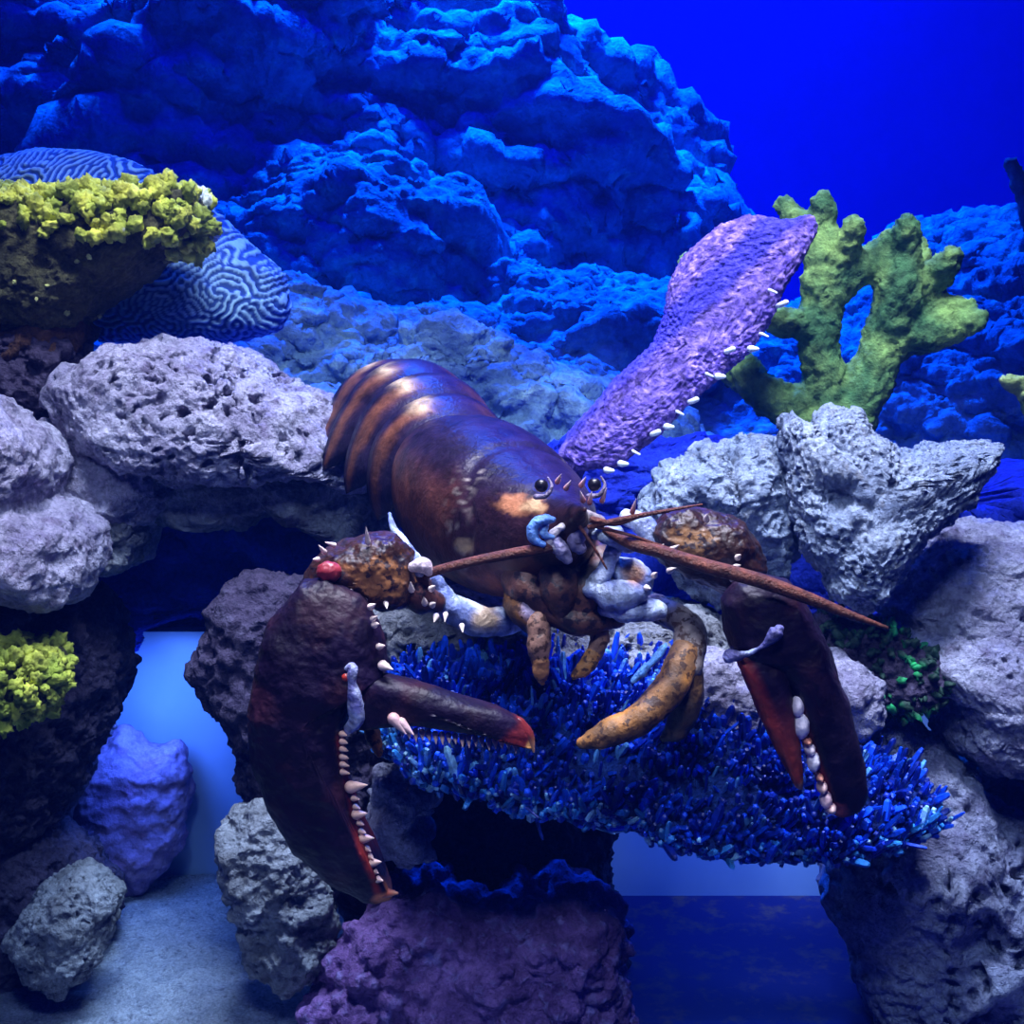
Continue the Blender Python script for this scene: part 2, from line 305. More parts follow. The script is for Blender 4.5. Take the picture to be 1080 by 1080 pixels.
rock('dark shaded rock at the right edge behind the column', [(1005, 790), (1140, 770), (1140, 920), (1060, 900), (1020, 860)], 0.90, 0.04, 0.05, M_grey, 23)
# ------------------------------------------------------------------ tubes and sweeps
def crom(P, n):
    P = np.asarray(P, float); k = len(P)
    if k == 2: return P[0] + (P[1] - P[0]) * np.linspace(0, 1, n)[:, None]
    Q = np.concatenate([[2 * P[0] - P[1]], P, [2 * P[-1] - P[-2]]]); out = []
    for t in np.linspace(0, k - 1 - 1e-9, n):
        i = int(t); f = t - i; a, b, c, d = Q[i:i + 4]
        out.append(0.5 * (2 * b + (c - a) * f + (2 * a - 5 * b + 4 * c - d) * f * f + (3 * b - a - 3 * c + d) * f ** 3))
    return np.array(out)
def tube(pts, rad, n=24, sides=14, flat=1.0, up=(0, -1, 0), cap=True):
    """swept tube; rad per point; flat scales the radius along `up`; ends rounded"""
    pts = np.asarray(pts, float); rad = np.asarray(rad, float)
    C = crom(np.column_stack([pts, rad]), n); R = np.maximum(C[:, 3], 1e-5); C = C[:, :3]
    T = np.gradient(C, axis=0); T /= np.linalg.norm(T, axis=1)[:, None]
    if cap:
        C = np.concatenate([[C[0] - T[0] * R[0] * q for q in (0.99, 0.85, 0.5)], C, [C[-1] + T[-1] * R[-1] * q for q in (0.5, 0.85, 0.99)]]).reshape(-1, 3)
        R = np.concatenate([R[0] * np.array([0.1, 0.53, 0.87]), R, R[-1] * np.array([0.87, 0.53, 0.1])])
        T = np.concatenate([[T[0]] * 3, T, [T[-1]] * 3])
    upv = np.asarray(up, float); A = upv - (T @ upv)[:, None] * T; ln = np.linalg.norm(A, axis=1)
    A[ln < 1e-3] = np.array([0.3, 0.2, 0.9]); A -= (A * T).sum(1)[:, None] * T; A /= np.linalg.norm(A, axis=1)[:, None]; B = np.cross(T, A)
    th = np.linspace(0, 2 * math.pi, sides, endpoint=False)
    V = (C[:, None] + R[:, None, None] * (A[:, None] * (np.cos(th) * flat)[None, :, None] + B[:, None] * np.sin(th)[None, :, None])).reshape(-1, 3)
    m = len(C); i = np.arange(m - 1)[:, None] * sides; j = np.arange(sides)[None]; j2 = (j + 1) % sides
    F = np.stack([i + j, i + j2, i + sides + j2, i + sides + j], -1).reshape(-1, 4)
    F = np.concatenate([F[:, [0, 1, 2]], F[:, [0, 2, 3]]])
    k = len(V); V = np.concatenate([V, C[[0]], C[[-1]]]); e = (m - 1) * sides; jj = np.arange(sides); j2 = (jj + 1) % sides
    F = np.concatenate([F, np.stack([np.full(sides, k), j2, jj], 1), np.stack([np.full(sides, k + 1), e + jj, e + j2], 1)])
    return V, F
def cone(base, tip, r, sides=8):
    base, tip = np.asarray(base, float), np.asarray(tip, float)
    return tube([base, base * 0.5 + tip * 0.5, tip], [r, r * 0.62, r * 0.12], 6, sides)
def ptube(pp, rr, n=24, sides=14, **k):
    """tube through pixel points (px, py, Y), radii in pixels"""
    return tube([at(*p) for p in pp], [r * mpp(p[2]) for r, p in zip(rr, pp)], n, sides, **k)
def fuse(parts, voxel):
    V, F = join(parts); me = bpy.data.meshes.new('tmp'); me.from_pydata(V.tolist(), [], F.tolist())
    o = bpy.data.objects.new('tmp', me); COL.objects.link(o); m = o.modifiers.new('r', 'REMESH'); m.mode = 'VOXEL'; m.voxel_size = voxel
    dg = bpy.context.evaluated_depsgraph_get(); ev = o.evaluated_get(dg).to_mesh()
    V = np.zeros(len(ev.vertices) * 3); ev.vertices.foreach_get('co', V)
    ev.calc_loop_triangles(); F = np.zeros(len(ev.loop_triangles) * 3, int); ev.loop_triangles.foreach_get('vertices', F)
    o.evaluated_get(dg).to_mesh_clear(); bpy.data.objects.remove(o); bpy.data.meshes.remove(me)
    return V.reshape(-1, 3), F.reshape(-1, 3)
def relax(V, F, n=3):
    E = np.concatenate([F[:, [0, 1]], F[:, [1, 2]], F[:, [2, 0]]]); cnt = np.bincount(E[:, 0], minlength=len(V))[:, None]
    for _ in range(n):
        s = np.zeros_like(V)
        for k in range(3): s[:, k] = np.bincount(E[:, 0], V[E[:, 1], k], len(V))
        V = 0.4 * V + 0.6 * s / np.maximum(cnt, 1)
    return V
def surface_pts(V, F, n, pred, seed):
    r = np.random.RandomState(seed); N = vnormals(V, F); ok = np.where(pred(V, N))[0]
    if len(ok) == 0: return V[:0], N[:0]
    a = np.linalg.norm(np.cross(V[F[:, 1]] - V[F[:, 0]], V[F[:, 2]] - V[F[:, 0]]), axis=1); w = np.bincount(F.ravel(), np.repeat(a, 3), len(V))[ok]
    i = r.choice(ok, min(n, len(ok)), replace=False, p=w / w.sum()); return V[i], N[i]
# ------------------------------------------------------------------ brain coral
def labyrinth(n=512, wave=13.0, steps=55):
    k = np.fft.fftfreq(n) * 2 * math.pi; K2 = k[:, None] ** 2 + k[None] ** 2; k0 = 2 * math.pi / wave
    Lk = 0.35 - (1 - K2 / k0 ** 2) ** 2; dt = 0.5; u = np.random.RandomState(2).normal(size=(n, n)) * 0.1
    for _ in range(steps):
        u = np.real(np.fft.ifft2((np.fft.fft2(u) + dt * np.fft.fft2(-u ** 3)) / (1 - dt * Lk)))
    return np.clip(u / np.std(u), -1.6, 1.6) / 1.6
V, F, c = blob([(-80, 260), (-60, 205), (-15, 172), (50, 160), (110, 163), (165, 178), (215, 208), (258, 250), (298, 288), (306, 325), (296, 352), (262, 363), (190, 366), (110, 362), (72, 335), (-60, 345)], 1.10, 0.10, 0.12, 8, 0.85, 0.85, lean=0.55)
V = rough(V, F, [('fbm', 7, 0.012)], 3)
N = vnormals(V, F); D = ico(8)[0]
phi = np.arccos(np.clip(-D[:, 1], -1, 1)); th = np.arctan2(D[:, 2], D[:, 0]); lab = labyrinth()
wx, wz = fbm(V * 60) * 0.003, fbm(V * 60 + 40) * 0.003
su, sv = (V[:, 0] + wx) / 0.0052 * 13, (V[:, 2] - V[:, 1] * 0.12 + wz) / 0.0052 * 13
iu, iv = np.floor(su).astype(int), np.floor(sv).astype(int); fu, fv = su - iu, sv - iv
g = lambda a, b: lab[a % 512, b % 512]
h = (g(iu, iv) * (1 - fu) + g(iu + 1, iv) * fu) * (1 - fv) + (g(iu, iv + 1) * (1 - fu) + g(iu + 1, iv + 1) * fu) * fv
V = V + N * (h * 0.0012)[:, None]
t = sstep(-0.1, 0.55, h)[:, None]
col = (1 - t) * np.array([0.02, 0.05, 0.18]) + t * np.array([0.26, 0.40, 0.50])
M_brain = tint_mat('brain_coral_skin', 40, 0.75, 1.2, 0.8, 0.2, 0.2)
tag(link('brain_coral', V, F, M_brain, origin=np.array([c[0], c[1], V[:, 2].min()]), col=col), 'large domed blue brain coral with pale maze ridges', 'coral')
# ------------------------------------------------------------------ yellow plate corals
M_yel = tint_mat('yellow_coral_skin', 90, 0.55, 1.45, 0.75, 0.7, 0.3)
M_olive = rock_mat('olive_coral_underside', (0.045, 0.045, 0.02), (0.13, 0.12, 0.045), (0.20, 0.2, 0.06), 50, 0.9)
M_stalk = rock_mat('brown_coral_base', (0.06, 0.025, 0.015), (0.19, 0.085, 0.04), (0.1, 0.06, 0.06), 35, 0.9)
def nub_field(Pn, Nn, r0, r1, seed, stretch=1.4, lvl=3):
    r = np.random.RandomState(seed); out = []
    for p, n in zip(Pn, Nn):
        D, f = ico(lvl); s = r.uniform(r0, r1); d = n + r.normal(size=3) * 0.35; d /= np.linalg.norm(d)
        v = D * s * r.uniform(0.75, 1.25, 3); v += d * (D @ d)[:, None] * s * (stretch - 1)
        v = v * (1 + 0.6 * perlin(D * 2.3 + r.uniform(0, 90, 3)) + 0.3 * perlin(D * 5 + r.uniform(0, 90, 3)))[:, None]
        out.append((v + p + d * s * 0.45, f))
    return out
def yellow_coral(label, outline, Y, tf, rim, stalk, n, r0, r1, seed):
    V, F, c = blob(outline, Y, tf, tf, 7, 0.7, 0.7, lean=0.1); V = rough(V, F, [('fbm', 30, 0.01), ('ridge', 60, 0.006)], seed)
    base = np.array([c[0], Y, V[:, 2].min()])
    e = empty('yellow_coral', base, label, 'coral')
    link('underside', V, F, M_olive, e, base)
    zr = lambda v: np.interp(v[:, 0], [at(x, 0, Y)[0] for x, y in rim], [at(x, y, Y)[2] for x, y in rim])
    Pn, Nn = surface_pts(V, F, n, lambda v, nn: (v[:, 2] > zr(v)) & (nn[:, 1] < 0.75), seed)
    v, f = join(nub_field(Pn, Nn, r0, r1, seed))
    k = sstep(-0.3, 0.5, fbm(v * 40))[:, None]; col = (1 - k) * np.array([0.24, 0.29, 0.03]) + k * np.array([0.66, 0.64, 0.08])
    k = (perlin(v * 33 + 7) > 0.52)[:, None] * 0.8; col = col * (1 - k) + k * np.array([0.8, 0.85, 0.8])
    tag(link('frilled_rim', v, f, M_yel, e, base, col), 'bright yellow green lumpy rim')
    # few pale nubs on the underside
    Pn, Nn = surface_pts(V, F, max(4, n // 22), lambda v, nn: (v[:, 2] < zr(v) - 0.004) & (nn[:, 1] < -0.2), seed + 1)
    for v, f in nub_field(Pn, Nn, r0 * 0.6, r0 * 0.9, seed + 5): link('polyp', v, f, M_yel, e, base, np.array([0.5, 0.5, 0.16]))
    if stalk:
        V, F, c = blob(stalk, Y + 0.01, 0.05, 0.05, 6, lean=0.2); V = rough(V, F, ROUGH, seed + 3); link('stalk', V, F, M_stalk, e, base)
    return e
yellow_coral('yellow green plate coral with frilly rim and dark underside in front of the brain coral', [(-70, 200), (0, 207), (40, 212), (75, 212), (120, 208), (150, 212), (180, 202), (205, 208), (215, 235), (205, 256), (185, 266), (155, 285), (110, 318), (85, 340), (30, 352), (-70, 352)], 0.93, 0.055, [(-70, 245), (0, 247), (50, 250), (85, 262), (110, 262), (150, 252), (175, 268), (225, 270)], [(-60, 335), (70, 335), (90, 350), (80, 372), (40, 392), (-60, 400)], 520, 0.002, 0.0062, 5)
yellow_coral('small bright yellow coral at the left edge on the dark pillar rock', [(-40, 690), (0, 682), (30, 684), (55, 695), (60, 712), (50, 735), (20, 752), (-40, 762)], 0.755, 0.03, [(-40, 770), (80, 770)], None, 300, 0.002, 0.0052, 9)
# ------------------------------------------------------------------ green branching corals
M_green = tint_mat('green_coral_skin', 110, 0.55, 1.4, 0.8, 0.9, 0.2)
def branching(name, label, branches, Y, voxel, seed, cols, amp=0.0042, mat=None):
    V, F = fuse([ptube([(x, y, Y + d) for x, y, d in pp], rr, 20, 14) for pp, rr in branches], voxel); V = relax(V, F, 2)
    V = rough(V, F, [('fbm', 45, amp * 1.2), ('bump', 130, amp * .8), ('bump', 260, amp * .75), ('fbm', 400, amp * 0.3)], seed)
    k = sstep(-0.25, 0.45, fbm(V * 28))[:, None]; col = (1 - k) * np.array(cols[0]) + k * np.array(cols[1])
    b = np.array([V[:, 0].mean(), Y, V[:, 2].min()])
    return tag(link(name, V, F, mat or M_green, origin=b, col=col), label, 'coral')
branching('branching_coral', 'thick green branching coral behind the tooth shaped rock', [
    ([(885, 475, 0), (875, 430, 0), (866, 380, 0), (866, 330, 0), (870, 290, 0), (868, 250, 0), (868, 214, 0)], [34, 26, 22, 21, 24, 17, 13]),
    ([(872, 270, 0), (850, 240, 0.01), (826, 217, 0.02)], [18, 14, 11]),
    ([(872, 300, 0), (890, 265, -.01), (900, 240, -.02)], [20, 16, 13]),
    ([(870, 310, 0), (905, 285, 0), (930, 265, 0), (955, 240, -.01)], [22, 18, 15, 12]),
    ([(885, 460, 0), (915, 405, 0), (935, 355, 0), (948, 305, -.01), (955, 268, -.01), (958, 238, -.02)], [34, 26, 25, 25, 16, 12]),
    ([(945, 330, 0), (975, 300, 0), (1003, 272, -.02)], [26, 20, 15]),
    ([(955, 310, 0.02), (968, 275, 0.03), (972, 258, 0.04)], [18, 14, 10]),
    ([(940, 355, 0), (990, 350, -.01), (1030, 338, -.03)], [26, 20, 13]),
    ([(960, 335, 0), (1005, 322, -.01), (1022, 322, -.02)], [18, 13, 9]),
    ([(862, 345, 0), (830, 340, -.01), (806, 338, -.02)], [20, 16, 12]),
    ([(880, 455, 0), (840, 432, 0), (800, 408, 0), (778, 375, 0.01)], [30, 24, 20, 13]),
    ([(800, 410, 0), (770, 390, .03), (745, 330, .05), (724, 276, 0.06)], [16, 14, 12, 9]),
], 0.97, 0.0028, 4, [(0.06, 0.15, 0.05), (0.28, 0.42, 0.10)])
branching('branching_coral', 'small green coral tip at the right edge above the grooved rock', [([(1110, 470, 0), (1095, 430, 0), (1080, 408, 0), (1060, 402, 0)], [16, 15, 12, 9]), ([(1090, 425, 0), (1110, 395, 0)], [12, 9])], 0.93, 0.0028, 6, [(0.20, 0.28, 0.07), (0.50, 0.52, 0.2)])
M_dkb = tint_mat('dark_coral_skin', 90, 0.6, 1.3, 0.8, 0.5, 0.2)
branching('dark_coral', 'dark blue branch coral with pale tip at the upper right edge', [([(1150, 560, 0), (1130, 420, 0), (1105, 280, 0), (1085, 215, 0), (1066, 172, 0)], [26, 22, 18, 12, 8]), ([(1105, 280, 0), (1130, 200, 0)], [14, 8])], 1.35, 0.004, 8, [(0.05, 0.06, 0.12), (0.12, 0.14, 0.2)], 0.004, M_dkb)
# ------------------------------------------------------------------ purple sponge slab
M_sponge = tint_mat('purple_sponge_skin', 170, 0.45, 1.5, 0.85, 0.8, 0.2)
V, F, c = blob([(758, 238), (790, 228), (830, 232), (856, 226), (862, 242), (848, 270), (826, 305), (812, 335), (790, 372), (752, 402), (722, 430), (690, 462), (650, 492), (600, 498), (588, 480), (602, 455), (648, 402), (690, 362), (702, 332), (706, 300), (722, 268)], 0.90, 0.018, 0.018, 8, 0.55, 0.5, lean=0.15, leanx=-0.12, smooth=4, c=(725, 365))
V = rough(V, F, [('fbm', 25, 0.003), ('cell', 260, 0.0020), ('fbm', 400, 0.0016)], 5)
a, b = at(592, 470, 0.9)[[0, 2]], at(850, 232, 0.9)[[0, 2]]; d = (b - a) / np.linalg.norm(b - a)
s = (V[:, 0] - a[0]) * -d[1] + (V[:, 2] - a[1]) * d[0]; s = s / mpp(0.9) + 14 * fbm(V * 22)
k = (sstep(-2, 8, s) * sstep(40, 28, s))[:, None] * 0.95; m = sstep(-0.2, 0.4, fbm(V * 190))[:, None]
col = (1 - k) * ((1 - m) * np.array([0.12, 0.07, 0.40]) + m * np.array([0.38, 0.24, 0.68])) + k * np.array([0.06, 0.05, 0.55])
base = np.array([c[0], 0.9, V[:, 2].min()])
e = empty('purple_sponge', base, 'flat leaning purple sponge slab with blue stripe and white polyps along its edge', 'sponge')
link('sponge_body', V, F, M_sponge, e, base, col)
v, f = ptube([(606, 482, .90), (596, 515, .905), (588, 570, .90), (585, 640, .88)], [16, 18, 24, 34], 20, 14); v = rough(v, f, [('fbm', 40, .006)], 4); link('holdfast', v, f, M_sponge, e, base, np.array([0.10, 0.06, 0.30]))
M_polyp = plain('white_polyp', (0.75, 0.78, 0.85), 0.5)
for q, (px, py) in enumerate([(803, 352), (792, 368), (766, 371), (745, 394), (757, 397), (728, 424), (714, 434), (703, 450), (688, 458), (668, 476), (655, 489), (822, 322), (812, 306), (640, 496)]):
    p = at(px, py, 0.878); t_ = p + np.array([0.004, -0.003, -0.002 + 0.002 * (q % 3)])
    v, f = tube([p + np.array([0, .012, 0]), p, t_], [0.0015, 0.0012 + .0007 * (q * 5 % 3), 0.0008 + 0.0006 * (q % 3)], 6, 8); tag(link('polyp', v, f, M_polyp, e, base), 'small white polyp')
# ------------------------------------------------------------------ blue crystal slab
M_slab = rock_mat('blue_slab_rock', (0.005, 0.015, 0.14), (0.01, 0.05, 0.3), (0.04, 0.15, 0.5), 40, 0.8)
M_cryst = tint_mat('blue_crystal', 120, 0.5, 1.5, 0.35, 0.3, 0.4)
V, F, c = blob([(398, 735), (430, 700), (520, 690), (640, 690), (760, 722), (850, 760), (930, 805), (985, 850), (985, 870), (930, 885), (870, 888), (800, 890), (740, 890), (700, 880), (650, 852), (560, 848), (490, 832), (430, 808), (402, 785)], 0.755, 0.05, 0.06, 7, 0.6, 0.8, lean=0.55, leanx=0.03)
V = rough(V, F, [('fbm', 22, 0.012), ('ridge', 55, 0.008)], 9); base = np.array([c[0], c[1], V[:, 2].min()])
e = empty('blue_coral_slab', base, 'glittering deep blue crystal crusted slab under the lobster claws', 'coral')
link('slab_core', V, F, M_slab, e, base)
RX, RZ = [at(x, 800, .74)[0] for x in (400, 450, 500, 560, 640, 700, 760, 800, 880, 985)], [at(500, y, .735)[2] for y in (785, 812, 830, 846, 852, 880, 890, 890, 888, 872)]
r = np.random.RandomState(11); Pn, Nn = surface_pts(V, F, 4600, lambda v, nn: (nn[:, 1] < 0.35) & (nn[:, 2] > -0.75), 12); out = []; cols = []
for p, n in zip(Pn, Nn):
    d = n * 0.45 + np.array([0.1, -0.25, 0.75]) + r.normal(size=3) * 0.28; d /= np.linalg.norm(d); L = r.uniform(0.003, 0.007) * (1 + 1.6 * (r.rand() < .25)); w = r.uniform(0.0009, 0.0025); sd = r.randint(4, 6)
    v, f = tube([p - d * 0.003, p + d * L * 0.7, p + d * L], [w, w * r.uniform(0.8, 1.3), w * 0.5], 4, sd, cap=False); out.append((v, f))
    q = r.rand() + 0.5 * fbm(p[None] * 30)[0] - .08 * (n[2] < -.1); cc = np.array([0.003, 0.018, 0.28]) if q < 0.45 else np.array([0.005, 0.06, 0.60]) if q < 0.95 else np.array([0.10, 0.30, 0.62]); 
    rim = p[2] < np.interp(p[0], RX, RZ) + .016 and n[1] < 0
    if rim and r.rand() < .55: cc = np.array([0.03, 0.20, 0.55]) if r.rand() < .7 else np.array([0.25, 0.5, 0.7])  # bright lit lower edge of the slab, put into the crystal colour
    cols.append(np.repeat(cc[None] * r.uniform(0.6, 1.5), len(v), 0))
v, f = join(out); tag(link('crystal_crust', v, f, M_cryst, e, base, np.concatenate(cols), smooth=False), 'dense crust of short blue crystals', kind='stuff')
# ------------------------------------------------------------------ green algae
M_alga = tint_mat('green_alga_skin', 120, 0.5, 1.5, 0.6, 0.4, 0.3)
V, F, c = blob([(868, 650), (900, 655), (945, 672), (985, 700), (992, 720), (960, 742), (925, 735), (890, 700)], 0.80, 0.02, 0.03, 6, lean=0.5); V = rough(V, F, ROUGH, 31)
base = np.array([c[0], c[1], V[:, 2].min()]); e = empty('algae_tuft', base, 'dark tuft of emerald green algae below the tooth shaped rock', 'algae'); link('tuft_base', V, F, M_dark, e, base)
Pn, Nn = surface_pts(V, F, 260, lambda v, nn: nn[:, 1] < 0.3, 8); v, f = join(nub_field(Pn, Nn, 0.0012, 0.003, 6, 2.2, 2))
k = sstep(0.05, 0.35, fbm(v * 45 + 3))[:, None]; tag(link('fronds', v, f, M_alga, e, base, (1 - k) * np.array([0.01, 0.035, 0.02]) + k * np.array([0.04, 0.55, 0.16])), kind='stuff')
# ------------------------------------------------------------------ the lobster
def rgb(*c): return np.array(c, float)
def mixv(a, b, k): k = np.atleast_1d(np.asarray(k, float))[:, None]; return np.asarray(a) * (1 - k) + np.asarray(b) * k
def spot(V, col, px, py, Y, rx, ry, c, amt=1.0, rag=0.0):
    q = at(px, py, Y); d = np.hypot((V[:, 0] - q[0]) / (rx * mpp(Y)), (V[:, 2] - q[2]) / (ry * mpp(Y)))
    if rag: d = d + rag * fbm(V * 140)
    return mixv(col, c, amt * sstep(1.15, 0.6, d))
M_shell = tint_mat('lobster_shell', 70, 0.45, 1.5, 0.36, 0.3, 0.2, coat=0.0)
M_claw = tint_mat('lobster_claw_shell', 55, 0.6, 1.4, 0.5, 0.3, 0.25)
M_arm = tint_mat('lobster_spotted_shell', 90, 0.5, 1.4, 0.42, 0.35, 0.4, speck=((0.012, 0.008, 0.015), 190, 0.53))
M_leg = tint_mat('lobster_leg_shell', 90, 0.6, 1.35, 0.5, 0.4, 0.3, speck=((0.05, 0.024, 0.015), 200, 0.535))
M_soft = tint_mat('lobster_pale_joint', 160, 0.45, 1.4, 0.4, 0.7, 0.5)
M_tooth = tint_mat('lobster_tooth', 160, 0.9, 1.2, 0.3, 0.2, 0.6)
M_ant = tint_mat('lobster_antenna', 300, 0.6, 1.4, 0.5, 0.8, 0.4, fine=900)
M_eye = plain('lobster_eye', (0.006, 0.006, 0.012), 0.3, 0.4)
LB = at(560, 660, 0.75)
lob = empty('lobster', LB, 'big dark brown lobster with two heavy claws standing on the blue crystal slab', 'lobster')
def lp(name, VF, mat, col, parent=None, label=None, dis=None, seed=0):
    V, F = VF[0], VF[1]
    if dis: V = rough(V, F, dis, seed)
    c = col(V) if callable(col) else np.asarray(col, float) if np.ndim(col) == 2 else np.repeat(np.asarray(col, float)[None], len(V), 0)
    o = link(name, V, F, mat, parent or lob, LB, c)
    if label: o['label'] = label
    return o
BLK, BRN, ORG, RED, CRM, PBL = rgb(.012, .007, .02), rgb(.085, .027, .018), rgb(.36, .13, .035), rgb(.42, .035, .02), rgb(.62, .42, .22), rgb(.38, .48, .72)
def axis(st, n):
    A = np.array([list(at(x, y, Y)) + [k * mpp(Y) for k in r] for x, y, Y, *r in st]); return crom(A, n)
def frames(C):
    T = np.gradient(C, axis=0); T /= np.linalg.norm(T, axis=1)[:, None]
    S = np.cross(T, [0, 0, 1.0]); S /= np.linalg.norm(S, axis=1)[:, None]; return T, S, np.cross(S, T)
# carapace with rostrum
A = axis([(474, 500, .820, 64, 60, 50), (490, 510, .795, 80, 74, 78), (515, 526, .765, 86, 78, 92), (545, 541, .732, 80, 70, 92), (572, 550, .702, 64, 54, 76), (592, 552, .68, 42, 38, 50), (603, 547, .664, 20, 22, 22), (611, 541, .650, 8, 10, 8), (617, 537, .640, 2, 2, 2)], 90)
C, Wd, Up_, Dn = A[:, :3], np.maximum(A[:, 3], 5e-4), np.maximum(A[:, 4], 5e-4), np.maximum(A[:, 5], 5e-4); T, S, U = frames(C)
ns = 120; ph = np.linspace(0, 2 * math.pi, ns, endpoint=False); cs, sn = np.cos(ph), np.sin(ph)
cs2 = np.sign(cs) * np.abs(cs) ** 0.85; sn2 = np.sign(sn) * np.abs(sn) ** 0.9
V = C[:, None] + S[:, None] * (Wd[:, None] * cs2)[..., None] + U[:, None] * (np.where(sn > 0, Up_[:, None] * sn2, Dn[:, None] * sn2))[..., None]
tt = np.repeat(np.linspace(0, 1, 90)[:, None], ns, 1); pp = np.repeat(ph[None], 90, 0)
gr = np.exp(-((tt - 0.36 - 0.10 * (1 - np.abs(np.sin(pp)))) / 0.016) ** 2) * (np.sin(pp) > -0.35)
V = (V - (V - C[:, None]) * (gr * 0.045)[..., None] - (V - C[:, None]) * (np.exp(-((pp - math.pi / 2) / 0.035) ** 2) * 0.012)[..., None]).reshape(-1, 3)
i = np.arange(89)[:, None] * ns; j = np.arange(ns)[None]; j2 = (j + 1) % ns; F = np.stack([i + j, i + j2, i + ns + j2, i + ns + j], -1).reshape(-1, 4); F = np.concatenate([F[:, [0, 1, 2]], F[:, [0, 2, 3]]])
V = np.concatenate([V, C[[0]], C[[-1]]]); jj = np.arange(ns); F = np.concatenate([F, np.stack([np.full(ns, len(V) - 2), (jj + 1) % ns, jj], 1), np.stack([np.full(ns, len(V) - 1), 89 * ns + jj, 89 * ns + (jj + 1) % ns], 1)])
snv = np.concatenate([sn[None].repeat(90, 0).ravel(), [0, 0]]); ttv = np.concatenate([tt.ravel(), [0, 1]])
def ccol(V):
    n = fbm(V * 45); c = mixv(BRN * 1.0, BLK, sstep(0.05, 0.75, snv + 0.35 * n)); c = mixv(c, BLK, 0.75 * sstep(0.36, 0.42, ttv + 0.03 * n) * sstep(-0.75, -0.1, snv + .3 * n))
    c = mixv(c, rgb(.26, .22, .20), 0.75 * np.exp(-((ttv - 0.40) / 0.035) ** 2) * sstep(.10, .22, fbm(V * 190)) * (snv < 0.8))
    c = spot(V, c, 548, 528, .70, 28, 10, rgb(.42, .17, .08), 0.8, 0.9); c = spot(V, c, 560, 530, .69, 14, 7, CRM * .8, 0.7, 0.9); c = spot(V, c, 490, 570, .72, 10, 9, CRM * .75, 0.9, 0.3)
    return spot(V, c, 505, 620, .72, 55, 22, rgb(.30, .11, .04), 0.8, 0.5)
lp('carapace', (V, F), M_shell, ccol, dis=[('fbm', 120, 0.0006)])
